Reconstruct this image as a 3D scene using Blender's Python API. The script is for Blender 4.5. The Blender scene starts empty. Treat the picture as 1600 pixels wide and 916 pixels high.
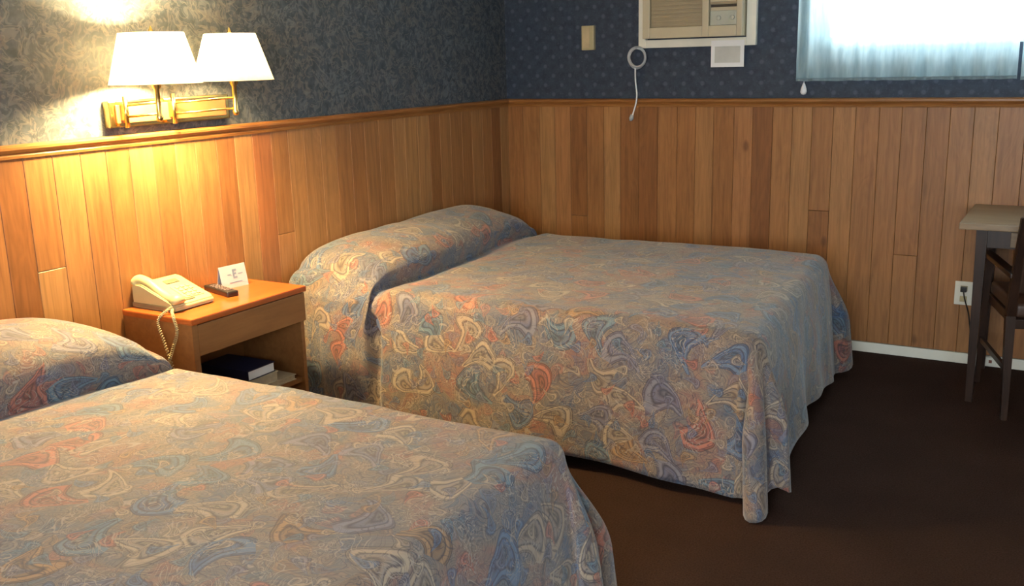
import bpy, bmesh, math, random
from mathutils import Vector, Matrix, noise
S = bpy.context.scene
C = S.collection
PI = math.pi
random.seed(11)

# ---------------------------------------------------------------- camera
cam_d = bpy.data.cameras.new('camera'); cam = bpy.data.objects.new('camera', cam_d); C.objects.link(cam)
F_PX = 1553.9
cam_d.sensor_fit = 'HORIZONTAL'; cam_d.sensor_width = 36.0; cam_d.lens = 36.0*F_PX/1600
cam_d.clip_start = 0.05
r_ = Vector((0.86410995, 0.50264968, -0.02563779)); u_ = Vector((-0.0937737, 0.21083608, 0.97301318)); f_ = Vector((-0.49449013, 0.83838621, -0.22932087))
M = Matrix((r_, u_, -f_)).transposed().to_4x4(); M.translation = Vector((3.04943, -5.16980, 1.51864))
cam.matrix_world = M
S.camera = cam
# ---------------------------------------------------------------- world, daylight, exposure
S.view_settings.view_transform = 'Standard'; S.view_settings.look = 'None'
S.view_settings.exposure = 1.3; S.view_settings.gamma = 1.0; S.view_settings.use_curve_mapping = False
W = bpy.data.worlds.new('sky'); S.world = W; W.use_nodes = True
bgn = W.node_tree.nodes['Background']; bgn.inputs['Color'].default_value = (0.90, 0.97, 1.0, 1); bgn.inputs['Strength'].default_value = 8.8
X1, Y1, H = 4.7, -6.7, 2.45            # room extents: x 0..X1, y 0..Y1
RAIL = 1.28
def portal(name, loc, rot, sx, sy):    # helps Cycles find the sky through an opening; gives no light itself
    l = bpy.data.lights.new(name, 'AREA'); l.shape = 'RECTANGLE'; l.size = sx; l.size_y = sy
    l.cycles.is_portal = True
    o = bpy.data.objects.new(name, l); o.location = loc; o.rotation_euler = rot; C.objects.link(o)
W1 = (1.80, 3.15, 1.535, 2.2)          # window on the back wall  x0,x1,z0,z1
W2 = (2.1, 4.4, 0.7, 2.15)             # window behind the camera
portal('window_portal', ((W1[0]+W1[1])/2, 0.14, (W1[2]+W1[3])/2), (-PI/2, 0, 0), W1[1]-W1[0], W1[3]-W1[2])
portal('front_window_portal', ((W2[0]+W2[1])/2, Y1-0.14, (W2[2]+W2[3])/2), (PI/2, 0, 0), W2[1]-W2[0], W2[3]-W2[2])

# ---------------------------------------------------------------- helpers
def link(o, parent=None):
    C.objects.link(o)
    if parent: o.parent = parent
    return o
def obj(name, bm, mat, parent=None, smooth=False, loc=None, angle=None):
    me = bpy.data.meshes.new(name)
    bmesh.ops.recalc_face_normals(bm, faces=bm.faces)
    bm.to_mesh(me); bm.free()
    for p in me.polygons: p.use_smooth = smooth
    if isinstance(mat, (list, tuple)):
        for m in mat: me.materials.append(m)
    else: me.materials.append(mat)
    o = bpy.data.objects.new(name, me)
    if loc: o.location = loc
    link(o, parent)
    if smooth and angle:
        try: me.set_sharp_from_angle(angle=angle)
        except Exception: pass
    return o
def tag(o, label=None, cat=None, group=None, kind=None):
    if label: o['label'] = label
    if cat: o['category'] = cat
    if group: o['group'] = group
    if kind: o['kind'] = kind
    return o
def thing(name, label, cat, loc=(0, 0, 0), rz=0, group=None):
    o = bpy.data.objects.new(name, None); o.empty_display_size = 0.1
    o.location = loc; o.rotation_euler = (0, 0, rz); C.objects.link(o)
    return tag(o, label, cat, group)
def box(bm, x0, x1, y0, y1, z0, z1, bev=0, mi=0, seg=2):
    r = bmesh.ops.create_cube(bm, size=1)
    bmesh.ops.scale(bm, vec=(x1-x0, y1-y0, z1-z0), verts=r['verts'])
    bmesh.ops.translate(bm, vec=((x0+x1)/2, (y0+y1)/2, (z0+z1)/2), verts=r['verts'])
    fs = set(f for v in r['verts'] for f in v.link_faces)
    for f in fs: f.material_index = mi
    if bev:
        es = list(set(e for v in r['verts'] for e in v.link_edges))
        bmesh.ops.bevel(bm, geom=es, offset=bev, segments=seg, affect='EDGES', profile=0.6)
    return bm
def BX(*a, **k): return box(bmesh.new(), *a, **k)
def tube(bm, pts, rad, n=8, cap=True):
    pts = [Vector(p) for p in pts]; rings = []
    up = Vector((0, 0, 1)); prev = None
    for i, p in enumerate(pts):
        d = (pts[min(i+1, len(pts)-1)] - pts[max(i-1, 0)]).normalized()
        if prev is None:
            a = d.cross(up if abs(d.z) < .95 else Vector((1, 0, 0))).normalized()
        else:
            a = (prev - d*prev.dot(d)).normalized()
        prev = a; b = d.cross(a)
        r = rad[i] if isinstance(rad, (list, tuple)) else rad
        rings.append([bm.verts.new(p + (a*math.cos(t*2*PI/n) + b*math.sin(t*2*PI/n))*r) for t in range(n)])
    for i in range(len(rings)-1):
        for j in range(n): bm.faces.new((rings[i][j], rings[i][(j+1) % n], rings[i+1][(j+1) % n], rings[i+1][j]))
    if cap: bm.faces.new(rings[0]); bm.faces.new(rings[-1])
    return bm
def lathe(bm, prof, cx=0, cy=0, n=32, closed=False):
    rings = [[bm.verts.new((cx+r*math.cos(2*PI*j/n), cy+r*math.sin(2*PI*j/n), z)) for j in range(n)] for r, z in prof]
    for i in range(len(rings)-1):
        for j in range(n): bm.faces.new((rings[i][j], rings[i][(j+1) % n], rings[i+1][(j+1) % n], rings[i+1][j]))
    if closed: bm.faces.new(rings[0]); bm.faces.new(rings[-1])
    return bm
def hexa(bm, bot, top):
    b = [bm.verts.new(p) for p in bot]; t = [bm.verts.new(p) for p in top]
    bm.faces.new(b); bm.faces.new(t)
    for i in range(4): bm.faces.new((b[i], b[(i+1) % 4], t[(i+1) % 4], t[i]))
    return bm
def sm(a, b, x):
    t = min(1, max(0, (x-a)/(b-a))); return t*t*(3-2*t)
def spline(pts, n):                      # Catmull-Rom through pts -> n samples
    out = []; m = len(pts)-1
    for k in range(n):
        f = k/(n-1)*m; i = min(int(f), m-1); t = f-i
        p0 = pts[max(i-1, 0)]; p1 = pts[i]; p2 = pts[i+1]; p3 = pts[min(i+2, m)]
        out.append(tuple(.5*((2*b)+(-a+c)*t+(2*a-5*b+4*c-d)*t*t+(-a+3*b-3*c+d)*t**3) for a, b, c, d in zip(p0, p1, p2, p3)))
    return out

# ---------------------------------------------------------------- materials
class NT:
    def __init__(s, name):
        s.m = bpy.data.materials.new(name); s.m.use_nodes = True
        s.t = s.m.node_tree; s.bsdf = s.t.nodes['Principled BSDF']; s.out = s.t.nodes['Material Output']
    def n(s, typ, **kw):
        nd = s.t.nodes.new(typ)
        for k, v in kw.items():
            if hasattr(nd, k) and k not in ('Scale',): setattr(nd, k, v)
        return nd
    def l(s, a, b): s.t.links.new(a, b)
    def inp(s, node, name, val):
        if hasattr(val, 'is_linked'): s.l(val, node.inputs[name])
        else: node.inputs[name].default_value = val
    def math(s, op, a, b=0.0, c=None):
        nd = s.n('ShaderNodeMath', operation=op); s.inp(nd, 0, a); s.inp(nd, 1, b)
        if c is not None: s.inp(nd, 2, c)
        return nd.outputs[0]
    def vmath(s, op, a, b=(0, 0, 0)):
        nd = s.n('ShaderNodeVectorMath', operation=op); s.inp(nd, 0, a); s.inp(nd, 1, b); return nd.outputs['Vector']
    def noise(s, vec, scale, detail=3, rough=.5, dist=0, dim='3D', out='Fac'):
        nd = s.n('ShaderNodeTexNoise', noise_dimensions=dim)
        if vec is not None: s.l(vec, nd.inputs['Vector'])
        nd.inputs['Scale'].default_value = scale; nd.inputs['Detail'].default_value = detail
        nd.inputs['Roughness'].default_value = rough; nd.inputs['Distortion'].default_value = dist
        return nd.outputs[out]
    def ramp(s, fac, stops, interp='LINEAR'):
        nd = s.n('ShaderNodeValToRGB'); nd.color_ramp.interpolation = interp
        cr = nd.color_ramp
        while len(cr.elements) < len(stops): cr.elements.new(0.5)
        for e, (p, c) in zip(cr.elements, stops):
            e.position = p; e.color = (c[0], c[1], c[2], 1) if not isinstance(c, (int, float)) else (c, c, c, 1)
        s.l(fac, nd.inputs['Fac']); return nd.outputs['Color']
    def mix(s, fac, a, b, typ='MIX'):
        nd = s.n('ShaderNodeMix', data_type='RGBA', blend_type=typ)
        s.inp(nd, 0, fac)
        for i, v in ((6, a), (7, b)):
            if isinstance(v, tuple) and len(v) == 3: v = (*v, 1)
            s.inp(nd, i, v)
        return nd.outputs[2]
    def bump(s, h, strength=.3, dist=.01):
        nd = s.n('ShaderNodeBump'); s.l(h, nd.inputs['Height']); nd.inputs['Strength'].default_value = strength; nd.inputs['Distance'].default_value = dist
        s.l(nd.outputs[0], s.bsdf.inputs['Normal'])
    def fin(s, col=None, rough=.5, metal=0, spec=None):
        if col is not None: s.inp(s.bsdf, 'Base Color', (*col, 1) if isinstance(col, tuple) else col)
        s.inp(s.bsdf, 'Roughness', rough); s.bsdf.inputs['Metallic'].default_value = metal
        if spec is not None: s.bsdf.inputs['Specular IOR Level'].default_value = spec
        return s.m
def geo(nt): return nt.n('ShaderNodeNewGeometry').outputs['Position']
def simple(name, col, rough=.5, metal=0, var=.12, scale=14, spec=None):
    nt = NT(name); c = nt.n('ShaderNodeTexCoord').outputs['Object']
    f = nt.noise(c, scale, 4)
    k = nt.ramp(f, [(.3, tuple(x*(1-var) for x in col)), (.7, tuple(min(1, x*(1+var)) for x in col))])
    return nt.fin(k, rough, metal, spec)

def mat_plank():
    nt = NT('knotty_panel_wood'); P = geo(nt)
    oi = nt.n('ShaderNodeObjectInfo'); sep = nt.n('ShaderNodeSeparateColor'); nt.l(oi.outputs['Color'], sep.inputs[0])
    rnd, rnd2 = sep.outputs[0], sep.outputs[1]
    off = nt.n('ShaderNodeCombineXYZ'); nt.l(nt.math('MULTIPLY', rnd, 37.), off.inputs[0]); nt.l(nt.math('MULTIPLY', rnd2, 19.), off.inputs[2])
    q = nt.vmath('ADD', P, off.outputs[0])
    s1 = nt.vmath('MULTIPLY', q, (1, 1, .055)); g1 = nt.noise(s1, 55, 5, .6, .6)
    s2 = nt.vmath('MULTIPLY', q, (1, 1, .16)); g2 = nt.noise(s2, 9, 3, .5, 1.2)
    rings = nt.math('FRACT', nt.math('MULTIPLY', g2, 9.))
    base = nt.ramp(rnd2, [(0, (.225, .088, .028)), (.3, (.300, .128, .042)), (.55, (.350, .160, .056)), (.8, (.390, .200, .075)), (1, (.340, .128, .046))])
    gr = nt.ramp(g1, [(.28, .62), (.55, 1.0), (.8, 1.16)])
    rg = nt.ramp(rings, [(0, .86), (.5, 1.05), (1, .90)])
    col = nt.mix(.85, base, gr, 'MULTIPLY'); col = nt.mix(.7, col, rg, 'MULTIPLY')
    vo = nt.n('ShaderNodeTexVoronoi'); nt.l(nt.vmath('MULTIPLY', q, (1, 1, .55)), vo.inputs['Vector']); vo.inputs['Scale'].default_value = 3.4
    kn = nt.ramp(vo.outputs['Distance'], [(0.03, 0.0), (.07, 1.0)])
    col = nt.mix(nt.math('MULTIPLY', nt.math('SUBTRACT', 1.0, kn), .6), col, (.09, .035, .012))
    nt.bump(g1, .12, .003)
    return nt.fin(col, .42, 0, .4)
def mat_wood(name, a, b, rough=.35, axis=(1, .08, 1), scale=40, coat=0):
    nt = NT(name); c = nt.n('ShaderNodeTexCoord').outputs['Object']
    g = nt.noise(nt.vmath('MULTIPLY', c, axis), scale, 4, .6, .5)
    nt.bsdf.inputs['Coat Weight'].default_value = coat
    return nt.fin(nt.ramp(g, [(.3, a), (.7, b)]), rough, 0, .4)
def mat_vine_wallpaper():
    nt = NT('vine_wallpaper'); P = geo(nt)
    w = nt.noise(P, 5.5, 2, .5, 0, out='Color')
    q = nt.vmath('ADD', P, nt.vmath('MULTIPLY', nt.vmath('SUBTRACT', w, (.5, .5, .5)), (.16, .16, .16)))
    n1 = nt.noise(q, 10, 2, .5, 1.6)
    band = nt.math('ABSOLUTE', nt.math('SUBTRACT', nt.math('FRACT', nt.math('MULTIPLY', n1, 5.)), .5))
    vine = nt.ramp(band, [(.02, 1.), (.13, 0.)])
    n2 = nt.noise(q, 32, 3, .6, 1.0); leaf = nt.ramp(n2, [(.50, 0.), (.57, 1.)])
    tint = nt.ramp(nt.noise(P, 6, 1), [(.4, (.155, .145, .140)), (.6, (.135, .155, .18))])
    base = nt.ramp(nt.noise(P, 30, 3), [(.35, (.036, .047, .062)), (.65, (.066, .082, .102))])
    c = nt.mix(nt.math('MULTIPLY', leaf, .50), base, tint)
    c = nt.mix(nt.math('MULTIPLY', vine, .42), c, (.185, .175, .165))
    return nt.fin(c, .62, 0, .3)
def mat_dot_wallpaper():
    nt = NT('dotted_wallpaper'); P = geo(nt)
    sep = nt.n('ShaderNodeSeparateXYZ'); nt.l(P, sep.inputs[0])
    a = nt.math('MULTIPLY', sep.outputs[0], 1/.105); b = nt.math('MULTIPLY', sep.outputs[2], 1/.105)
    p = nt.math('ADD', a, b); m = nt.math('SUBTRACT', a, b)
    def tri(v): return nt.math('ABSOLUTE', nt.math('SUBTRACT', nt.math('FRACT', v), .5))
    d = nt.math('SQRT', nt.math('ADD', nt.math('POWER', tri(p), 2.), nt.math('POWER', tri(m), 2.)))
    dot = nt.ramp(d, [(.10, 1.), (.20, 0.)])
    base = nt.ramp(nt.noise(P, 25, 4, .6), [(.35, (.024, .036, .060)), (.65, (.038, .055, .085))])
    c = nt.mix(nt.math('MULTIPLY', dot, .42), base, (.12, .14, .19))
    speck = nt.ramp(nt.noise(P, 90, 2), [(.6, 0.), (.68, .35)])
    c = nt.mix(speck, c, (.09, .10, .15))
    return nt.fin(c, .6, 0, .3)
def mat_paisley():
    nt = NT('paisley_bedspread'); uvn = nt.n('ShaderNodeUVMap'); uvn.uv_map = 'UVMap'; U = uvn.outputs[0]
    w = nt.noise(U, 6.0, 2, .5, 0, out='Color')
    warp = nt.vmath('MULTIPLY', nt.vmath('SUBTRACT', w, (.5, .5, .5)), (.065, .065, 0))
    q = nt.vmath('ADD', U, warp)
    # marbled ground of thin flowing lines
    n1 = nt.noise(q, 9, 2, .45, 1.4, dim='2D')
    fl = nt.math('FRACT', nt.math('MULTIPLY', n1, 9.))
    ground = nt.ramp(fl, [(0, (.16, .14, .135)), (.18, (.31, .255, .205)), (.34, (.19, .17, .155)), (.5, (.145, .160, .180)), (.62, (.10, .095, .115)), (.70, (.29, .185, .14)), (.85, (.35, .29, .22)), (1, (.16, .14, .135))])
    hue = nt.noise(U, 5.5, 2, .5, .5, dim='2D')
    ground = nt.mix(.55, ground, nt.ramp(hue, [(.34, (.065, .115, .200)), (.43, (.150, .155, .170)), (.53, (.230, .180, .140)), (.64, (.290, .125, .095))]))
    # bent teardrops with nested outlines, one in each Voronoi cell
    def paisley(scale, seed, bend, hi, col_in, size):
        sc = nt.vmath('MULTIPLY', nt.vmath('ADD', q, seed), (scale, scale, 0))
        vo = nt.n('ShaderNodeTexVoronoi', voronoi_dimensions='2D'); nt.l(sc, vo.inputs['Vector']); vo.inputs['Scale'].default_value = 1.0; vo.inputs['Randomness'].default_value = .75
        d = nt.vmath('SUBTRACT', sc, vo.outputs['Position'])
        rc = nt.n('ShaderNodeSeparateColor'); nt.l(vo.outputs['Color'], rc.inputs[0])
        ro = nt.n('ShaderNodeVectorRotate', rotation_type='Z_AXIS'); nt.l(d, ro.inputs['Vector']); nt.l(nt.math('MULTIPLY', rc.outputs[0], 6.283), ro.inputs['Angle'])
        sp = nt.n('ShaderNodeSeparateXYZ'); nt.l(ro.outputs[0], sp.inputs[0]); X, Y = sp.outputs[0], sp.outputs[1]
        sgn = nt.math('SUBTRACT', nt.math('MULTIPLY', nt.math('GREATER_THAN', rc.outputs[1], .5), 2.), 1.)
        Yp = nt.math('ADD', Y, .10)
        xb = nt.math('ADD', X, nt.math('MULTIPLY', nt.math('MULTIPLY', nt.math('POWER', nt.math('ABSOLUTE', Yp), 1.7), bend), sgn))
        wd = nt.math('MAXIMUM', nt.math('SUBTRACT', .30*size, nt.math('MULTIPLY', Y, .42)), .03)
        ff = nt.math('SQRT', nt.math('ADD', nt.math('POWER', nt.math('DIVIDE', nt.math('ABSOLUTE', xb), wd), 2.), nt.math('POWER', nt.math('DIVIDE', nt.math('ABSOLUTE', Y), .62*size), 2.)))
        mask = nt.ramp(ff, [(.97, 1.), (1.0, 0.)])
        rings = nt.ramp(ff, [(0, (.10, .09, .12)), (.12, (.95, .88, .72)), (.24, (.30, .26, .28)), (.36, (1.0, .9, .8)), (.48, (.9, .9, .95)), (.56, (.22, .20, .24)), (.64, (1.5, 1.35, 1.1)), (.78, (1.35, 1.25, 1.1)), (.86, (.35, .30, .32)), (.90, (.9, .85, .8)), (.97, (.16, .13, .16))])
        pal = nt.ramp(rc.outputs[2], [(0, (.34, .31, .26)), (.20, (.08, .16, .31)), (.38, (.36, .14, .11)), (.50, (.32, .28, .23)), (.62, (.16, .18, .27)), (.80, (.30, .20, .11)), (.88, (.10, .19, .29))], 'CONSTANT')
        colr = nt.mix(1.0, pal, rings, 'MULTIPLY')
        return nt.mix(nt.math('MULTIPLY', mask, hi), col_in, colr)
    c = paisley(17, (3.1, 1.7, 0), .9, .34, ground, 1.0)
    c = paisley(6.4, (.4, .9, 0), 1.5, .80, c, 1.0)
    c = paisley(11.5, (7.4, 2.9, 0), 1.8, .66, c, .55)
    ln = nt.ramp(nt.math('ABSOLUTE', nt.math('SUBTRACT', nt.math('FRACT', nt.math('MULTIPLY', nt.noise(q, 16, 1, .4, 1.0, dim='2D'), 7.)), .5)), [(.03, 1.), (.10, 0.)])
    c = nt.mix(nt.math('MULTIPLY', ln, .62), c, (.060, .055, .075))
    l2 = nt.ramp(nt.math('ABSOLUTE', nt.math('SUBTRACT', nt.math('FRACT', nt.math('MULTIPLY', nt.noise(nt.vmath('ADD', q, (5.3, 8.1, 0)), 11, 2, .5, 1.8, dim='2D'), 8.)), .5)), [(.04, 1.), (.13, 0.)])
    l2m = nt.ramp(nt.noise(U, 9, 1, dim='2D'), [(.42, 0.), (.56, .75)])
    c = nt.mix(nt.math('MULTIPLY', l2, l2m), c, (.40, .36, .30))
    c = nt.mix(1.0, c, (.78, .75, .76), 'MULTIPLY')
    c = nt.mix(nt.ramp(nt.noise(U, 420, 2), [(.3, .14), (.7, 0.)]), c, (.05, .05, .06))
    nt.bump(nt.noise(U, 30, 3, .5), .25, .006)
    nt.bsdf.inputs['Sheen Weight'].default_value = .25
    return nt.fin(c, .72, 0, .25)
def mat_carpet():
    nt = NT('brown_carpet'); P = geo(nt)
    f = nt.noise(P, 170, 3, .7); g = nt.noise(P, 3.0, 3, .5)
    c = nt.ramp(f, [(.3, (.022, .011, .008)), (.7, (.060, .030, .021))])
    c = nt.mix(.5, c, nt.ramp(g, [(.3, .65), (.7, 1.2)]), 'MULTIPLY')
    nt.bump(f, .8, .01)
    return nt.fin(c, .95, 0, .1)
def mat_curtain():
    nt = NT('pale_blue_curtain_cloth'); nt.t.nodes.remove(nt.bsdf)
    P = nt.n('ShaderNodeTexCoord').outputs['Object']
    col = nt.ramp(nt.noise(nt.vmath('MULTIPLY', P, (1, 1, .15)), 60, 3), [(.3, (.40, .56, .62)), (.7, (.55, .72, .77))])
    d = nt.n('ShaderNodeBsdfDiffuse'); t = nt.n('ShaderNodeBsdfTranslucent'); tr = nt.n('ShaderNodeBsdfTransparent')
    nt.l(col, d.inputs[0]); nt.l(col, t.inputs[0]); tr.inputs[0].default_value = (.85, .97, 1, 1)
    m1 = nt.n('ShaderNodeMixShader'); m1.inputs[0].default_value = .45; nt.l(d.outputs[0], m1.inputs[1]); nt.l(t.outputs[0], m1.inputs[2])
    m2 = nt.n('ShaderNodeMixShader'); m2.inputs[0].default_value = .22; nt.l(m1.outputs[0], m2.inputs[1]); nt.l(tr.outputs[0], m2.inputs[2])
    nt.l(m2.outputs[0], nt.out.inputs[0]); return nt.m
def mat_shade(name):
    nt = NT(name); nt.t.nodes.remove(nt.bsdf)
    f = nt.noise(nt.n('ShaderNodeTexCoord').outputs['Object'], 90, 2)
    col = nt.ramp(f, [(.3, (.88, .86, .80)), (.7, (.95, .93, .88))])
    d = nt.n('ShaderNodeBsdfDiffuse'); t = nt.n('ShaderNodeBsdfTranslucent'); nt.l(col, d.inputs[0]); nt.l(col, t.inputs[0])
    m1 = nt.n('ShaderNodeMixShader'); m1.inputs[0].default_value = .72; nt.l(d.outputs[0], m1.inputs[1]); nt.l(t.outputs[0], m1.inputs[2])
    nt.l(m1.outputs[0], nt.out.inputs[0]); return nt.m
def mat_glass():
    nt = NT('window_glass'); nt.t.nodes.remove(nt.bsdf)
    g = nt.n('ShaderNodeBsdfGlossy'); g.inputs['Roughness'].default_value = .02; tr = nt.n('ShaderNodeBsdfTransparent')
    m = nt.n('ShaderNodeMixShader'); m.inputs[0].default_value = .06; nt.l(tr.outputs[0], m.inputs[1]); nt.l(g.outputs[0], m.inputs[2])
    nt.l(m.outputs[0], nt.out.inputs[0]); return nt.m
def mat_emit(name, col, st):
    nt = NT(name); nt.bsdf.inputs['Emission Color'].default_value = (*col, 1); nt.bsdf.inputs['Emission Strength'].default_value = st
    return nt.fin(col, .4)

PLANK = mat_plank(); VINE = mat_vine_wallpaper(); DOTS = mat_dot_wallpaper(); PAIS = mat_paisley(); CARPET = mat_carpet()
CURT = mat_curtain(); SHADE = mat_shade('lamp_shade_cloth'); GLASS = mat_glass()
RAILW = mat_wood('rail_wood', (.22, .085, .022), (.36, .155, .045), .35, (.08, .08, 1), 60)
NSTOP = mat_wood('nightstand_orange_wood', (.34, .070, .012), (.43, .105, .020), .28, (1, .1, 1), 30, .3)
NSWOOD = mat_wood('nightstand_wood', (.21, .088, .028), (.29, .125, .040), .42, (1, .1, 1), 36)
DARKW = mat_wood('dark_wood', (.016, .0075, .0045), (.042, .019, .011), .35, (1, 1, .1), 40, 0)
DESKW = mat_wood('desk_laminate', (.21, .145, .085), (.30, .215, .13), .4, (.1, 1, 1), 40)
WHITE = simple('white_paint', (.74, .73, .64), .5, var=.04)
CEIL = simple('ceiling_paint', (.62, .60, .55), .8, var=.03)
PLAIN = simple('plain_wall_paint', (.38, .34, .30), .8, var=.05)
BEIGE = simple('beige_plastic', (.42, .37, .19), .38, var=.03)
BEIGE2 = simple('beige_plastic_dark', (.13, .12, .07), .5, var=.05)  # darker beige for the phone's window, strip and cradle
ACB = simple('conditioner_beige', (.50, .44, .31), .45, var=.03)
ACG = simple('conditioner_grille_tan', (.33, .27, .17), .5, var=.06)
ACC = simple('conditioner_control_grey', (.40, .42, .36), .4, var=.05)
CREAM = simple('cream_plastic', (.44, .38, .22), .4, var=.03)
BLACK = simple('black_plastic', (.018, .015, .014), .35, var=.1)
NAVY = simple('navy_cover', (.012, .014, .045), .45, var=.1)
PAPER = simple('white_paper', (.78, .80, .82), .7, var=.03)
CARD = simple('card_paper', (.40, .42, .47), .7, var=.03)
PAPERG = simple('printed_grey_paper', (.50, .52, .50), .7, var=.08)
PAGES = simple('yellowed_pages', (.48, .42, .30), .8, var=.1, scale=60)
INK = simple('blue_grey_ink', (.17, .21, .30), .7, var=.1)
BRASS = simple('polished_brass', (.80, .55, .20), .22, metal=1, var=.06)
GREYC = simple('grey_cord_plastic', (.42, .44, .45), .45, var=.05)
WHITEP = simple('white_plastic', (.80, .84, .88), .35, var=.03)
MATT = simple('mattress_ticking', (.45, .45, .46), .9, var=.05)
METAL = simple('dark_metal', (.05, .05, .05), .4, metal=.8, var=.1)
BULB = mat_emit('bulb_glow', (1.0, .66, .28), 40)

# ---------------------------------------------------------------- room shell
o = obj('floor', BX(-.15, X1+.15, Y1-.15, .15, -.1, 0), CARPET); tag(o, 'dark brown carpeted floor', kind='structure')
o = obj('ceiling', BX(-.15, X1+.15, Y1-.15, .15, H, H+.1), CEIL); tag(o, 'off white ceiling', kind='structure')
wl = obj('wall_left', BX(-.15, 0, Y1-.15, .15, 0, H), VINE); tag(wl, 'wall behind the beds, vine wallpaper above wood planks', kind='structure')
bm = bmesh.new()
x0, x1, z0, z1 = W1
box(bm, 0, x0, 0, .15, 0, H); box(bm, x1, X1, 0, .15, 0, H); box(bm, x0, x1, 0, .15, 0, z0); box(bm, x0, x1, 0, .15, z1, H)
wb = obj('wall_back', bm, DOTS); tag(wb, 'wall with the window, dotted navy wallpaper above wood planks', kind='structure')
o = obj('wall_right', BX(X1, X1+.15, Y1-.15, .15, 0, H), PLAIN); tag(o, 'plain wall on the right, outside the picture', kind='structure')
bm = bmesh.new(); x0, x1, z0, z1 = W2
box(bm, 0, x0, Y1-.15, Y1, 0, H); box(bm, x1, X1, Y1-.15, Y1, 0, H); box(bm, x0, x1, Y1-.15, Y1, 0, z0); box(bm, x0, x1, Y1-.15, Y1, z1, H)
o = obj('wall_front', bm, PLAIN); tag(o, 'plain wall behind the camera with a wide window', kind='structure')

# planks, each an object, child of its wall
PT = .014
def plank_mesh(w, h):
    bm = BX(-w/2+.0006, w/2-.0006, -PT, 0, 0, h, bev=.0014, seg=1)
    me = bpy.data.meshes.new('plank'); bm.to_mesh(me); bm.free(); me.materials.append(PLANK); return me
cache = {}
def add_plank(parent, along, w, zb, zt, left):
    key = (round(w, 4), round(zt-zb, 4))
    if key not in cache: cache[key] = plank_mesh(w, zt-zb-.0015)
    o = bpy.data.objects.new('plank', cache[key]); o.parent = parent; C.objects.link(o)
    if left: o.location = (0, along, zb); o.rotation_euler = (0, 0, PI/2)
    else: o.location = (along, 0, zb)
    o.color = (random.random(), min(1, max(0, random.gauss(.5, .27))), random.random(), 1)
PZ0, PZ1 = .055, RAIL-.035
def run_planks(parent, length, left, joints):
    s = .002; i = 0
    ws = [.112, .100, .108, .104]
    while s < length:
        w = ws[random.randrange(4)]; w = min(w, length-s)
        if w < .02: break
        c = s+w/2
        zs = [PZ0, PZ1]
        for (a, z) in joints:
            if s <= a < s+w: zs = [PZ0, z, PZ1]
        for a, b in zip(zs[:-1], zs[1:]): add_plank(parent, -c if left else c, w, a, b, left)
        s += w; i += 1
run_planks(wl, 6.68, True, [(3.15, .86), (2.0, .80), (2.6, .35), (1.2, .5), (4.1, .9), (5.0, .6)])
run_planks(wb, 4.68, False, [(1.80, .72), (.5, .62), (2.25, .52), (3.2, .8), (4.0, .6)])
# rail, baseboards
def rail(name, left, length, label):
    bm = bmesh.new()
    prof = [(0, 1.243), (.020, 1.243), (.022, 1.252), (.018, 1.258), (.026, 1.265), (.032, 1.272), (.032, 1.280), (.024, 1.286), (.0, 1.288)]
    A = []; B = []
    for d, z in prof:
        if left: A.append(bm.verts.new((d, 0, z))); B.append(bm.verts.new((d, -length, z)))
        else: A.append(bm.verts.new((0, -d, z))); B.append(bm.verts.new((length, -d, z)))
    n = len(prof)
    for i in range(n): bm.faces.new((A[i], A[(i+1) % n], B[(i+1) % n], B[i]))
    bm.faces.new(A); bm.faces.new(B)
    tag(obj(name, bm, RAILW), label, kind='structure')
rail('trim_1', True, 6.7, 'moulded wood chair rail on the wall behind the beds')
rail('trim_2', False, 4.7, 'moulded wood chair rail below the window')
tag(obj('baseboard_back', BX(.016, X1, -.018, 0, 0, .052, bev=.003), WHITE), 'white baseboard below the planks of the window wall', kind='structure')
tag(obj('baseboard_left', BX(0, .016, Y1, 0, 0, .052, bev=.003), WHITE), 'white baseboard behind the beds', kind='structure')
# windows
def window(name, x0, x1, z0, z1, y0, y1, ys, label):
    bm = bmesh.new(); t = .05
    box(bm, x0, x0+t, y0, y1, z0, z1); box(bm, x1-t, x1, y0, y1, z0, z1)
    box(bm, x0+t, x1-t, y0, y1, z0, z0+t); box(bm, x0+t, x1-t, y0, y1, z1-t, z1)
    f = obj(name, bm, WHITE); tag(f, label, kind='structure')
    xm = (x0+x1)/2
    for a, b in ((x0+t, xm), (xm, x1-t)): obj('pane', BX(a, b, ys-.003, ys+.003, z0+t, z1-t), GLASS, f)
window('window_1', *W1, .05, .12, .085, 'bright high window behind the pale blue curtains')
window('window_2', *W2, Y1-.12, Y1-.05, Y1-.085, 'wide window behind the camera')

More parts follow.
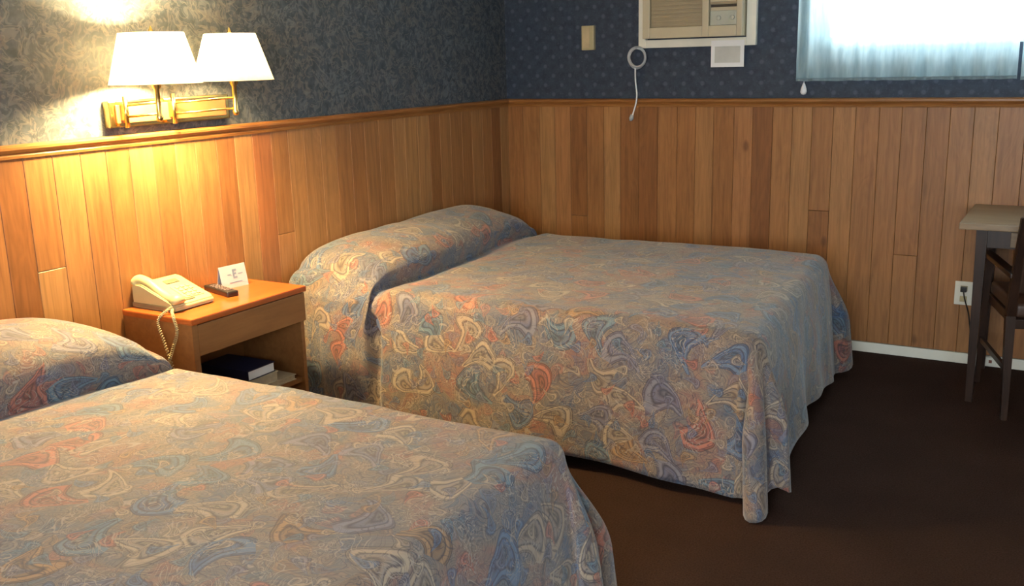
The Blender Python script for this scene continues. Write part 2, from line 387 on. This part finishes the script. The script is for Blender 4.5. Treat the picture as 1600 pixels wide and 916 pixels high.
# ---------------------------------------------------------------- beds
def build_spread(parent, yf, yn, xf, zt, Hh, seed, near_hem, foot_hem, far_hem, colpar, skew=0, shear=0, r=.07):
    """bedspread: top grid + rounded border + hanging skirts on three sides. yf far edge, yn near edge, xf foot edge."""
    rnd = random.Random(seed)
    # head-to-foot profile (x, height above the mattress top in units of hump)
    prof = [(.035, .30), (.045, .72), (.09, .95), (.17, 1.04), (.28, 1.02), (.37, .92), (.435, .72), (.475, .40), (.462, .05), (.455, -.16), (.49, -.15), (.56, 0)]
    P = spline(prof, 46)
    nx = 54
    for i in range(1, nx+1): P.append((.56+(xf-r-.56)*i/nx, 0.0))
    iy0, iy1 = yf-r, yn+r                           # inner rectangle in y
    NW = 64
    def endfac(w):                                  # pillow bulk across the bed
        return max(0, (1-abs(2*w-1)**5.5))**.55
    def top(i, w):
        x, h = P[i]; y = iy0+(iy1-iy0)*w
        e = .30+.70*endfac(w)
        hh = h*Hh*(e if h > 0 else 1)
        x2 = x + skew*(w-.5)*math.exp(-((x-.45)/.25)**2) + .025*math.exp(-((x-.45)/.12)**2)*math.sin(w*7+seed)
        x2 += shear*(w-.3)*sm(.6, xf, x)
        z = zt+hh
        z += .010*noise.noise(Vector((x*2.2, y*2.2, seed)))
        z += .005*noise.noise(Vector((x*7, y*5, seed+4)))
        if x < .45: z += .014*noise.noise(Vector((x*4, y*4.5, seed+9)))*max(0, h)
        if x > .5: z -= .004*sm(xf-.5, xf, x)
        return Vector((x2, y, z))
    bm = bmesh.new(); uv = bm.loops.layers.uv.new('UVMap'); UVM = {}
    arc = [0]
    for i in range(1, len(P)):
        arc.append(arc[-1]+math.hypot(P[i][0]-P[i-1][0], (P[i][1]-P[i-1][1])*Hh))
    XL = [.035+(.56-.035)*arc[i]/arc[45] if i < 46 else P[i][0] for i in range(len(P))]; XC = XL[min(range(30, 46), key=lambda i: P[i][1])]
    rows = []
    for i in range(len(P)):
        row = []
        for j in range(NW+1):
            p = top(i, j/NW); v = bm.verts.new(p); UVM[v] = (arc[i], p.y); row.append(v)
        rows.append(row)
    for i in range(len(P)-1):
        for j in range(NW): bm.faces.new((rows[i][j], rows[i+1][j], rows[i+1][j+1], rows[i][j+1]))
    # perimeter: near side (head->foot), near corner, foot (near->far), far corner, far side (foot->head)
    per = []                                        # (inner vert, nx, ny, kind, param)
    for i in range(len(P)): per.append((rows[i][NW], 0, -1, 'near', i))
    NA = 26
    for k in range(1, NA): a = k/NA*PI/2; per.append((rows[-1][NW], math.sin(a), -math.cos(a), 'cn', k/NA))
    for j in range(NW, -1, -1): per.append((rows[-1][j], 1, 0, 'foot', j/NW))
    for k in range(1, NA): a = k/NA*PI/2; per.append((rows[-1][0], math.cos(a), math.sin(a), 'cf', k/NA))
    for i in range(len(P)-1, -1, -1): per.append((rows[i][0], 0, 1, 'far', i))
    KA, KS = 6, 26
    tgt = spline(colpar, NA+1)                      # local corner section at the hem, (outward along foot, outward along side)
    prev = None
    for (iv, dx, dy, kind, q) in per:
        I = iv.co.copy(); u0 = Vector(UVM[iv]); col = [iv]
        if kind in ('near', 'far'):
            hem = (near_hem if kind == 'near' else far_hem)(I.x)
        elif kind == 'foot': hem = foot_hem(q)
        else:
            a = near_hem(xf) if kind == 'cn' else far_hem(xf); b = foot_hem(1 if kind == 'cn' else 0)
            qq = q if kind == 'cn' else 1-q
            hem = a*(1-qq)+b*qq
            hem = hem*(1-.9*math.exp(-((qq-.42)/.2)**2))+.035*math.exp(-((qq-.78)/.12)**2)
        rr = r
        for k in range(1, KA+KS+1):
            if k <= KA:
                a = k/KA*PI/2*.93; off = rr*math.sin(a); z = I.z-rr*(1-math.cos(a)); t = 0; L = rr*a
            else:
                t = (k-KA)/KS; zs = I.z-rr*(1-math.cos(PI/2*.93))
                off = rr*math.sin(PI/2*.93)+.012*min(1, t*4)+.045*t; z = zs+(hem-zs)*t; L = rr*PI/2*.93+(zs-hem)*t
            x = I.x+dx*off; y = I.y+dy*off
            if kind in ('cn', 'cf') and t > 0:
                qq = q if kind == 'cn' else 1-q
                tx, ty = tgt[int(round(qq*NA))]
                # start at plain offset arc, go to the folded column
                s_ = sm(.0, .55, t)
                gx = I.x+tx+.045*(t-1)*(.7+tx*2); gy = (ty+.045*(t-1)*(.7+ty*2))
                gy = I.y-gy if kind == 'cn' else I.y+gy
                x = x*(1-s_)+gx*s_; y = y*(1-s_)+gy*s_
            elif t > 0:
                if kind == 'foot': c = I.y; amp = .020; e = min(1, min(1-q, q)*6)
                else: c = I.x; amp = .016; e = min(1, max(0, xf-I.x)*5)
                wv = math.sin(c*9.3+seed)*.55+math.sin(c*15.7+seed*2)*.35+noise.noise(Vector((c*5, seed, t*1.5)))
                d = amp*wv*t**1.2*e
                if kind in ('near', 'far'):
                    xx = P[q][0] if q < len(P) else 1
                    xl = XL[q]; k_ = sm(0, .45, t); x = x*(1-k_)+(x-P[q][0]+xl)*k_ if q < 46 else x; xx = xl
                    d -= .075*math.exp(-((xx-XC-.02*t-.008*math.sin(t*6))/(.022+.014*t))**2)*sm(0, .15, t)*(1-.25*t)     # crease running down below the pillow tuck
                    d += .030*math.exp(-((xx-.27)/.12)**2)*(1-.4*t) - .03*math.exp(-((xx-.20-.02*t)/.025)**2)*t
                    x += 0
                x += dx*d; y += dy*d
                z += .012*noise.noise(Vector((c*3.1, seed, 3)))*t
            z = max(z, .004)
            v = bm.verts.new((x, y, z))
            n2 = Vector((dx, dy)); UVM[v] = tuple(u0+n2*L+ (Vector((-dy, dx))*0)); col.append(v)
        if prev:
            for k in range(len(col)-1):
                vs = [prev[k], prev[k+1], col[k+1], col[k]]
                if prev[k] is col[k]: vs = [prev[k], prev[k+1], col[k+1]]
                try: bm.faces.new(vs)
                except ValueError: pass
        prev = col
    # head end, closed down behind the pillow
    hb = []
    for j in range(NW+1):
        a = rows[0][j]; col = [a]
        for k in range(1, 4):
            v = bm.verts.new((a.co.x-.004*k+.004, a.co.y, a.co.z-.06*k)); UVM[v] = (-.06*k, a.co.y); col.append(v)
        hb.append(col)
    for j in range(NW):
        for k in range(3): bm.faces.new((hb[j][k], hb[j][k+1], hb[j+1][k+1], hb[j+1][k]))
    bmesh.ops.recalc_face_normals(bm, faces=bm.faces)
    for f in bm.faces:
        for lp in f.loops: lp[uv].uv = (UVM[lp.vert][0]+seed*1.37, UVM[lp.vert][1]+seed*.61)
    o = obj('bedspread', bm, PAIS, parent, smooth=True)
    md = o.modifiers.new('thickness', 'SOLIDIFY'); md.thickness = .006; md.offset = -1
    return o
def build_bed(label, yf, yn, xf, zt, Hh, seed, **k):
    t = thing('bed', label, 'bed', (0, 0, 0), 0, None)
    m = .045
    obj('mattress', BX(.06, xf-.04, yn+m, yf-m, .34, zt-.075, bev=.04, seg=3), MATT, t, True)
    obj('box_spring', BX(.06, xf-.04, yn+m, yf-m, .15, .335, bev=.02), MATT, t)
    bm = bmesh.new()
    for a, b in ((yn+m, yn+m+.04), (yf-m-.04, yf-m)): box(bm, .06, xf-.05, a, b, .11, .15)
    box(bm, .06, .10, yn+m+.04, yf-m-.04, .11, .15); box(bm, xf-.09, xf-.05, yn+m+.04, yf-m-.04, .11, .15)
    obj('bed_frame', bm, METAL, t)
    for x in (.14, xf-.16):
        for y in (yn+m+.10, yf-m-.10): obj('leg', lathe(bmesh.new(), [(.022, 0), (.024, .02), (.02, .11)], x, y, 12, True), METAL, t)
    for k_ in range(2):
        mid = (yn+yf)/2; a, b = (yn+.12, mid-.02) if k_ == 0 else (mid+.02, yf-.12)
        obj('pillow', BX(.07, .34, a, b, zt-.06, zt+.04, bev=.045, seg=4), MATT, t, True)
    build_spread(t, yf, yn, xf, zt, Hh, seed, **k)
    return t
colA = [(0, .13), (.045, .125), (.070, .095), (.066, .14), (.062, .20), (.095, .245), (.135, .230), (.142, .18), (.112, .125), (.135, .085), (.185, .10), (.180, .045), (.132, 0)]
colB = [(0, .115), (.025, .14), (.045, .17), (.06, .205), (.09, .225), (.12, .20), (.12, .16), (.105, .12), (.11, .09), (.135, .08), (.14, .05), (.12, .02), (.110, 0)]
build_bed('bed beside the window wall under a paisley bedspread, beyond the nightstand',
    -.47, -2.0, 2.06, .60, .155, 3,
    near_hem=lambda x: .045+.020*math.cos((x-1.2)*3.0), foot_hem=lambda w: .045+.055*math.sin(PI*w)-.015*(1-w), far_hem=lambda x: .05, colpar=colA, skew=.06, shear=.12)
build_bed('nearest bed in the foreground, its paisley bedspread cut by the frame',
    -3.09, -4.67, 1.985, .60, .165, 8,
    near_hem=lambda x: .05, foot_hem=lambda w: .06, far_hem=lambda x: .05, colpar=colB, skew=-.10, r=.05)

# ---------------------------------------------------------------- nightstand
NX, NY0, NY1, NZ = .375, -2.845, -2.262, .662
t = thing('nightstand', 'brown wooden nightstand with an orange top standing between the two beds', 'nightstand', (.02, (NY0+NY1)/2, 0))
def nb(x0, x1, y0, y1, z0, z1, **k):    # world -> local
    return BX(x0-.02, x1-.02, y0-t.location.y, y1-t.location.y, z0, z1, **k)
obj('top', nb(.02, NX+.008, NY0-.004, NY1+.004, NZ-.024, NZ, bev=.006), NSTOP, t)
obj('side_panel', nb(.02, NX-.016, NY0, NY0+.02, 0, NZ-.024), NSWOOD, t)
obj('side_panel', nb(.02, NX-.016, NY1-.018, NY1, 0, NZ-.024), NSWOOD, t)
obj('corner_post', nb(NX-.016, NX, NY0, NY0+.026, 0, NZ-.024), NSWOOD, t)
obj('back_panel', nb(.02, .03, NY0+.02, NY1-.018, .06, NZ-.024), NSWOOD, t)
dr = obj('drawer', nb(NX-.018, NX, NY0+.028, NY1-.002, .520, NZ-.028, bev=.003), NSWOOD, t)
obj('drawer_box', nb(.04, NX-.018, NY0+.03, NY1-.03, .53, NZ-.04), NSWOOD, dr)
obj('shelf', nb(.03, NX-.03, NY0+.02, NY1-.018, .262, .280), NSWOOD, t)
obj('plinth', nb(NX-.05, NX-.032, NY0+.02, NY1-.018, 0, .06), NSWOOD, t)
# ---- books on its shelf
def book(label, cx, cy, z, lx, ly, h, rz, cover, page):
    b = thing('book', label, 'book', (cx, cy, z), rz, 'books on the nightstand shelf')
    bm = bmesh.new(); c = .003
    box(bm, -lx/2, lx/2, -ly/2, ly/2, 0, c); box(bm, -lx/2, lx/2, -ly/2, ly/2, h-c, h)
    box(bm, -lx/2, lx/2, -ly/2, -ly/2+c, c, h-c)
    obj('cover', bm, cover, b)
    obj('page_block', BX(-lx/2+.004, lx/2-.004, -ly/2+c, ly/2-.004, c, h-c), page, b)
book('thin beige pamphlet lying flat at the bottom of the nightstand shelf', .255, -2.405, .280, .16, .20, .022, -.05, PAGES, PAGES)
book('thick book with yellowed page edges below the navy book', .235, -2.480, .302, .20, .155, .040, 0, PAGES, PAGES)
book('navy book with white page edges, topmost of the shelf stack', .205, -2.488, .342, .25, .150, .040, .02, NAVY, PAPER)

# ---------------------------------------------------------------- telephone
t = thing('telephone', 'beige corded desk telephone on the left of the nightstand top', 'telephone', (.035, -2.713, NZ+.001))
PW = .095
bm = bmesh.new()
sec = [(0, 0), (.215, 0), (.222, .008), (.218, .022), (.20, .030), (.05, .088), (.02, .090), (0, .080)]
A = [bm.verts.new((x, -PW, z)) for x, z in sec]; B = [bm.verts.new((x, PW, z)) for x, z in sec]
for i in range(len(sec)): bm.faces.new((A[i], A[(i+1) % len(sec)], B[(i+1) % len(sec)], B[i]))
bm.faces.new(A); bm.faces.new(B)
bmesh.ops.bevel(bm, geom=list(bm.edges), offset=.005, segments=2, affect='EDGES')
obj('body', bm, BEIGE, t, True, angle=.7)
def on_slope(s, off): return .05+.15*s, .088-.058*s+off
sl = math.atan2(-.058, .15)
def slope_box(name, s, y0, y1, L, h, mat, parent, bev=.0015):
    x, z = on_slope(s, 0)
    o = obj(name, BX(-L/2, L/2, y0, y1, -.003, h, bev=bev), mat, parent); o.location = (x, 0, z); o.rotation_euler = (0, -sl, 0); return o
slope_box('number_window', .16, -.005, .055, .026, .0025, BEIGE2, t)
kp = slope_box('keypad', .66, -.012, .074, .088, .003, BEIGE, t)
for i in range(4):
    for j in range(3):
        obj('key', BX(-.034+i*.020, -.022+i*.020, .000+j*.024, .014+j*.024, .003, .0065, bev=.001), CREAM, kp)
slope_box('indicator_strip', .985, -.03, .02, .008, .003, BEIGE2, t)
hs = obj('handset', tube(bmesh.new(), spline([(.004, 0, .100), (.02, 0, .117), (.07, 0, .108), (.12, 0, .082), (.17, 0, .062), (.205, 0, .058), (.216, 0, .046)], 26),
    [.018, .022, .024, .022, .020, .0175, .0165, .016, .0155, .015, .015, .015, .015, .015, .015, .0155, .016, .0165, .0175, .019, .021, .023, .024, .023, .021, .018], 14), BEIGE, t, True)
hs.location = (-.002, -.066, -.018)
for v in hs.data.vertices: v.co.y *= 1.25
obj('earpiece', lathe(bmesh.new(), [(.004, .060), (.022, .062), (.025, .075), (.023, .092)], .03, -.066, 20, True), BEIGE, hs).location = (.002, .066, .006)
bm = bmesh.new(); box(bm, .0, .20, -.098, -.030, .004, .02, bev=.003); obj('cradle', bm, BEIGE2, t)
# coiled handset cord, hanging in two strands beside the nightstand
path = spline([(.205, -.075, .022), (.208, -.118, .015), (.190, -.148, -.02), (.215, -.150, -.10), (.250, -.152, -.20), (.265, -.155, -.32), (.245, -.158, -.40), (.222, -.158, -.32), (.220, -.156, -.20), (.255, -.154, -.12), (.285, -.150, -.05), (.265, -.142, .000), (.225, -.112, .010), (.205, -.09, .014)], 60)
cur = [Vector(p) for p in path]; pts = []
turns = 130; n = turns*7
for k in range(n+1):
    f = k/n*(len(cur)-1); i = min(int(f), len(cur)-2); q = cur[i].lerp(cur[i+1], f-i); d = (cur[i+1]-cur[i]).normalized()
    a = d.cross(Vector((.3, 1, .2))).normalized(); b = d.cross(a); an = k/n*turns*2*PI
    pts.append(q+(a*math.cos(an)+b*math.sin(an))*.0048)
obj('coiled_cord', tube(bmesh.new(), pts, .0017, 4), CREAM, t, True)

# ---------------------------------------------------------------- remote control
t = thing('remote_control', 'black remote control lying on the nightstand in front of the white card', 'remote control', (.165, -2.500, NZ), -.28)
obj('body', BX(-.095, .095, -.024, .024, 0, .022, bev=.006, seg=3), BLACK, t, True, angle=.8)
BTN = simple('button_grey', (.20, .14, .14), .5)
for i in range(6):
    for j in range(3): obj('button', BX(-.06+i*.022, -.048+i*.022, -.016+j*.012, -.008+j*.012, .0215, .0245), BTN, t)

# ---------------------------------------------------------------- tent card
t = thing('tent_card', 'small white folded card standing at the back of the nightstand', 'card', (.125, -2.398, NZ), -.10)
bm = bmesh.new(); w = .063
hexa(bm, [(.018, -w, 0), (.018, w, 0), (.0165, w, 0), (.0165, -w, 0)], [(.001, -w, .088), (.001, w, .088), (-.0005, w, .088), (-.0005, -w, .088)])
obj('front_leaf', bm, CARD, t)
bm = bmesh.new()
hexa(bm, [(-.018, -w, 0), (-.018, w, 0), (-.0165, w, 0), (-.0165, -w, 0)], [(-.002, -w, .088), (-.002, w, .088), (-.0008, w, .088), (-.0008, -w, .088)])
obj('back_leaf', bm, CARD, t)
bm = bmesh.new()
def onleaf(y0, y1, z0, z1):
    X = lambda z: .018-.017*(z/.088)+.0005
    hexa(bm, [(X(z0), y0, z0), (X(z0), y1, z0), (X(z0)+.0004, y1, z0), (X(z0)+.0004, y0, z0)], [(X(z1), y0, z1), (X(z1), y1, z1), (X(z1)+.0004, y1, z1), (X(z1)+.0004, y0, z1)])
onleaf(-.004, .004, .036, .072); onleaf(.004, .016, .065, .072); onleaf(.004, .013, .051, .058); onleaf(.004, .016, .036, .043)
onleaf(-.030, -.012, .052, .055); onleaf(.022, .045, .050, .053); onleaf(-.026, .036, .020, .0225)
obj('printed_mark', bm, INK, t)

# ---------------------------------------------------------------- wall lamp with two shades
t = thing('wall_lamp', 'brass two armed wall lamp with lit white shades above the nightstand', 'wall lamp', (0, -2.53, 1.37))
LY = -2.53
obj('back_plate', BX(0, .035, -.285, .285, -.055, .040, bev=.006), BRASS, t)
obj('rim', BX(.035, .042, -.26, .26, -.040, .025, bev=.003), simple('lamp_wood_inlay', (.34, .14, .05), .3), t)
def arm(yp, sx, sy, on, rb, rt):
    pv = obj('pivot_post', tube(bmesh.new(), [(.062, yp, -.055), (.062, yp, .055)], .009, 12), BRASS, t, True)
    obj('bracket', BX(.035, .062, yp-.008, yp+.008, -.03, .03, bev=.002), BRASS, pv)
    em = (.062*.5+sx*.5+.03, yp*.4+sy*.6)
    for z in (-.018, .022):
        obj('arm_rod', tube(bmesh.new(), [(.062, yp, z), (sx, sy, z+.01)], .0045, 8), BRASS, t, True)
    st = obj('stem', lathe(bmesh.new(), [(.007, -.035), (.011, -.030), (.013, -.02), (.009, -.01), (.009, .075), (.016, .085), (.018, .125), (.010, .135)], sx, sy, 16, True), BRASS, t, True)
    obj('finial', lathe(bmesh.new(), [(.003, .262), (.008, .268), (.008, .276), (.004, .284), (.001, .292)], sx, sy, 12, True), BRASS, st, True)
    hb = bmesh.new()
    tube(hb, [(sx, sy-.03, .135), (sx, sy-.045, .18), (sx, sy-.03, .235), (sx, sy, .263)], .002, 6); tube(hb, [(sx, sy+.03, .135), (sx, sy+.045, .18), (sx, sy+.03, .235), (sx, sy, .263)], .002, 6)
    for k in range(3):
        an = k*2*PI/3+.4; tube(hb, [(sx, sy, .263), (sx+(rt-.002)*math.cos(an), sy+(rt-.002)*math.sin(an), .263)], .0015, 5)
    obj('harp', hb, BRASS, st, True)
    zb, zt2 = .095, .268
    sh = obj('lamp_shade', lathe(bmesh.new(), [(rb, zb), (rb-.002, zb+.004), (rt, zt2-.003), (rt-.001, zt2), (rt-.003, zt2-.002), (rb-.005, zb+.004), (rb, zb)], sx, sy, 48), SHADE, t, True, angle=.6)
    obj('bulb', lathe(bmesh.new(), [(.004, .132), (.012, .135), (.015, .15), (.028, .175), (.030, .19), (.024, .208), (.008, .217)], sx, sy, 20, True), BULB if on else SHADE, st, True)
    return sx, sy
sxA, syA = .195, -.203
arm(-.235, sxA, syA, True, .158, .110)
sxB, syB = .185, .172
arm(-.02, sxB, syB, False, .152, .096)
def bulb_and_fill_light(x, y, z, e, rad=.03):
    l = bpy.data.lights.new('bulb_and_fill_light', 'POINT'); l.energy = e; l.color = (1.0, .70, .30); l.shadow_soft_size = rad
    o = bpy.data.objects.new('bulb_and_fill_light', l); o.location = (x, LY+y, 1.37+z); C.objects.link(o)
bulb_and_fill_light(sxA, syA, .180, 158, .050)
bulb_and_fill_light(sxB, syB, .18, 9, .050)  # weak fill added to brighten the right shade; its bulb is off

# ---------------------------------------------------------------- air conditioner
AX0, AX1, AZ0, AZ1 = .853, 1.497, 1.555, 2.06
t = thing('air_conditioner', 'beige wall air conditioner in a white frame beside the window', 'air conditioner', (AX0, 0, AZ0))
w, h = AX1-AX0, AZ1-AZ0
bm = bmesh.new(); ft = .042
box(bm, 0, ft, -.03, 0, 0, h, bev=.003); box(bm, w-ft-.008, w, -.03, 0, 0, h, bev=.003)
box(bm, ft, w-ft-.008, -.03, 0, 0, ft, bev=.003); box(bm, ft, w-ft-.008, -.03, 0, h-ft, h, bev=.003)
obj('frame', bm, WHITE, t)
ix0, ix1, iz0, iz1 = ft+.004, w-ft-.014, ft+.006, h-ft-.004
bm = bmesh.new()
gx0, gx1 = ix0+.040, ix0+.330; cx0, cx1 = ix0+.365, ix1-.030
box(bm, ix0, ix1, -.05, -.002, iz0, iz1)
fy0, fy1 = -.085, -.05
box(bm, ix0, gx0, fy0, fy1, iz0, iz1, bev=.004); box(bm, gx1, cx0, fy0, fy1, iz0, iz1, bev=.003); box(bm, cx1, ix1, fy0, fy1, iz0, iz1, bev=.004)
box(bm, gx0, gx1, fy0, fy1, iz0, iz0+.055, bev=.003); box(bm, cx0, cx1, fy0, fy1, iz0, iz0+.055, bev=.003)
box(bm, gx0, gx1, fy0, fy1, iz1-.03, iz1); box(bm, cx0, cx1, fy0, fy1, iz1-.03, iz1)
obj('housing', bm, ACB, t)
g = obj('intake_grille', BX(gx0+.002, gx1-.002, -.066, -.05, iz0+.056, iz1-.031), ACG, t)
for k in range(15):
    z = iz0+.062+k*.0205; obj('grille_slat', BX(gx0+.004, gx1-.004, -.072, -.066, z, z+.012, bev=.001, seg=1), ACG, g)
cp = obj('control_panel', BX(cx0+.004, cx1-.004, -.072, -.05, iz0+.056, iz0+.128, bev=.003), ACC, t)
for k in (0, 1):
    kb = lathe(bmesh.new(), [(.012, 0), (.012, .008), (.009, .010)], 0, 0, 20, True); ko = obj('knob', kb, ACC, cp, True, angle=.6)
    ko.rotation_euler = (PI/2, 0, 0); ko.location = (cx0+.05+k*.072, -.072, iz0+.092)
obj('dark_slot', BX(cx0+.002, cx1-.002, -.054, -.05, iz0+.146, iz0+.160), BLACK, t)
lo = obj('louver_panel', BX(cx0+.002, cx1-.002, -.070, -.05, iz0+.162, iz1-.032), ACG, t)
for k in range(8):
    z = iz0+.172+k*.024; obj('louver', BX(cx0+.006, cx1-.006, -.078, -.070, z, z+.010), ACB, lo)
# notice under it
t = thing('notice', 'small white paper notice hanging below the air conditioner frame', 'notice', (1.352, 0, 1.448))
obj('sheet', BX(-.088, .088, -.0345, -.0330, 0, .135), PAPER, t)
obj('printed_area', BX(-.068, .068, -.0352, -.0346, .022, .105), PAPERG, t)
# cord with coil
t = thing('power_cord', 'grey cord coiled at the air conditioner corner with its end hanging down', 'cord', (.857, 0, 1.507))
bm = bmesh.new(); pts = []
for k in range(3*28+1):
    a = k/28*2*PI+PI/2; rr = .047+.004*math.sin(k*.35); pts.append((rr*math.cos(a), -.052-.010*math.sin(a*.33)-.004*(k/28), rr*1.12*math.sin(a)))
obj('coil', tube(bm, pts, .0060, 8), GREYC, t, True)
obj('hanging_cord', tube(bmesh.new(), spline([(-.010, -.058, -.05), (-.012, -.05, -.12), (-.006, -.045, -.19), (-.010, -.045, -.24), (-.030, -.045, -.305), (-.034, -.045, -.315)], 24), .0042, 6), WHITEP, t, True)
obj('plug', tube(bmesh.new(), [(-.032, -.045, -.305), (-.038, -.046, -.325), (-.042, -.047, -.338)], [.009, .013, .007], 10), GREYC, t, True)
# thermostat / switch box
t = thing('thermostat', 'small beige wall box on the navy wallpaper left of the air conditioner', 'thermostat', (.546, 0, 1.62))
obj('cover', BX(-.038, .038, -.026, 0, -.066, .066, bev=.004), CREAM, t)
obj('face_plate', BX(-.028, .012, -.029, -.026, -.054, .054, bev=.001), simple('tan_face', (.50, .40, .24), .5), t)
# outlet
t = thing('outlet', 'beige wall outlet with a dark plug in it, left of the desk', 'outlet', (2.557, 0, .354))
obj('plate', BX(-.041, .041, -.021, -.014, -.058, .058, bev=.002), WHITE, t)
for z in (-.028, .024): obj('socket', BX(-.016, .016, -.024, -.021, z-.014, z+.014, bev=.002), CREAM, t)
obj('plug', BX(-.014, .014, -.048, -.024, .010, .036, bev=.004), BLACK, t)
obj('plug_cord', tube(bmesh.new(), spline([(0, -.04, .015), (.006, -.05, -.01), (.014, -.036, -.045), (.03, -.03, -.10), (.05, -.032, -.22), (.07, -.03, -.345)], 18), .0032, 6), BLACK, t, True)
t = thing('wall_jack', 'tiny white jack on the baseboard between desk and chair legs', 'jack', (2.70, -.018, .028))
obj('housing', BX(-.024, .024, -.012, 0, -.018, .022, bev=.002), WHITE, t)
obj('port', BX(-.007, .007, -.0135, -.012, -.006, .008), simple('rust_port', (.20, .07, .04), .6), t)

# ---------------------------------------------------------------- curtains
def curtain(label, x0, x1, z0, z1, seed):
    bm = bmesh.new(); NXX = int((x1-x0)*240); NZZ = 18; rows = []
    L = x1-x0
    for i in range(NXX+1):
        x = i/NXX*L; col = []
        w = math.sin(x*2*PI/.105+1.3*noise.noise(Vector((x*6, seed, 0)))*3)
        w2 = noise.noise(Vector((x*22, seed, 2)))
        for j in range(NZZ+1):
            f = j/NZZ; z = z1+(z0-z1)*f
            if j >= NZZ-1: z += .0015*w
            y = -.055-.013*w*(.6+.4*f)-.012*w2*f
            if j == NZZ-2: y -= .004
            col.append(bm.verts.new((x, y+.055, z-z0)))
        rows.append(col)
    for i in range(NXX):
        for j in range(NZZ): bm.faces.new((rows[i][j], rows[i+1][j], rows[i+1][j+1], rows[i][j+1]))
    t = thing('curtain', label, 'curtain', (x0, -.055, z0), 0, 'curtain panels over the window')
    o = obj('cloth', bm, CURT, t, True)
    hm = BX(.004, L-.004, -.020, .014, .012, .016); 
    obj('hem_band', hm, simple('curtain_hem_dark', (.18, .26, .30), .8), t)  # thin dark line along the curtain's bottom edge
curtain('pale blue pleated curtain panel hanging beside the air conditioner', 1.715, 2.708, 1.372, 2.28, 1)
curtain('pale blue curtain panel cut by the right edge of the picture', 2.722, 3.35, 1.366, 2.28, 5)
t = thing('curtain_rod', 'white rod carrying the pale blue curtains above the window', 'curtain rod', (1.66, -.055, 2.30))
obj('rod', tube(bmesh.new(), [(0, 0, 0), (1.75, 0, 0)], .010, 10), WHITE, t, True)
for x in (.03, 1.72): obj('bracket', BX(x-.008, x+.008, 0, .055, -.012, .012), WHITE, t)
t = thing('curtain_pull', 'white teardrop pull weight hanging below the curtain corner', 'cord pull', (1.752, -.040, 1.305))
obj('weight', lathe(bmesh.new(), [(.001, 0), (.012, .003), (.0165, .014), (.014, .030), (.007, .050), (.003, .060)], 0, 0, 16, True), WHITEP, t, True)
obj('cord', tube(bmesh.new(), [(0, 0, .058), (0, .012, .30), (0, .012, .97)], .0018, 6), WHITEP, t, True)

# ---------------------------------------------------------------- desk
t = thing('desk', 'brown desk against the window wall at the right edge', 'desk', (2.575, -.02, 0))
obj('desk_top', BX(0, 1.15, -.60, 0, .765, .792, bev=.004), DESKW, t)
for x in (.090, 1.085):
    for y in (-.565, -.035):
        bm = bmesh.new(); a, b = .022, .014
        hexa(bm, [(x-b, y-b, 0), (x+b, y-b, 0), (x+b, y+b, 0), (x-b, y+b, 0)], [(x-a, y-a, .765), (x+a, y-a, .765), (x+a, y+a, .765), (x-a, y+a, .765)])
        obj('leg', bm, DARKW, t)
obj('apron', BX(.112, 1.063, -.575, -.555, .69, .765), DARKW, t)
obj('apron', BX(.112, 1.063, -.045, -.025, .69, .765), DARKW, t)
obj('side_rail', BX(.080, .100, -.543, -.057, .69, .765), DARKW, t)
obj('side_rail', BX(1.075, 1.095, -.543, -.057, .69, .765), DARKW, t)
d = obj('drawer', BX(.20, .95, -.582, -.575, .697, .760, bev=.002), DESKW, t)
obj('handle', tube(bmesh.new(), [(.53, -.582, .728), (.53, -.600, .728), (.62, -.600, .728), (.62, -.582, .728)], .004, 8), BRASS, d, True)
# ---------------------------------------------------------------- chair
t = thing('armchair', 'dark wooden armchair pulled up to the desk, cut by the right edge', 'chair', (2.815, -.765, 0), .30)
def cl(p0, p1, r0, r1, name='leg'):
    bm = bmesh.new(); d = Vector((1, 1))
    hexa(bm, [(p0[0]+a*r0, p0[1]+b*r0, p0[2]) for a, b in ((-1, -1), (1, -1), (1, 1), (-1, 1))], [(p1[0]+a*r1, p1[1]+b*r1, p1[2]) for a, b in ((-1, -1), (1, -1), (1, 1), (-1, 1))])
    bmesh.ops.bevel(bm, geom=list(bm.edges), offset=.003, segments=2, affect='EDGES')
    return obj(name, bm, DARKW, t)
cw, cd = .50, .50
for x in (0, cw):
    l = cl((x, -.01, 0), (x, .03, .44), .012, .019)
    cl((x, .03, .44), (x, -.06, .86), .019, .014, 'back_post')
    cl((x, cd, 0), (x, cd-.02, .60), .012, .019)
    obj('armrest', BX(x-.022, x+.022, -.01, cd+.01, .600, .622, bev=.006), DARKW, t)
    obj('stretcher', BX(x-.008, x+.008, .02, cd-.025, .20, .225, bev=.002), DARKW, t)
obj('seat_frame', BX(.017, cw-.017, .02, cd-.005, .385, .425, bev=.003), DARKW, t)
obj('seat_cushion', BX(.022, cw-.022, .045, cd-.01, .425, .485, bev=.018, seg=3), simple('brown_vinyl', (.07, .035, .022), .45), t, True)
bk = obj('backrest', BX(.012, cw-.012, -.012, .012, -.16, .16, bev=.008), simple('dark_back_panel', (.040, .020, .012), .4), t); bk.location = (0, -.035, .70); bk.rotation_euler = (.21, 0, 0)
# waste basket under the desk (pale shape behind the chair)
t = thing('waste_basket', 'pale grey waste basket under the desk behind the chair', 'waste basket', (3.42, -.22, 0))
obj('basket', lathe(bmesh.new(), [(.11, 0), (.112, .004), (.145, .30), (.150, .305), (.148, .31), (.141, .30), (.108, .008), (.002, .006)], 0, 0, 32), simple('basket_grey', (.52, .52, .48), .5), t, True, angle=.7)
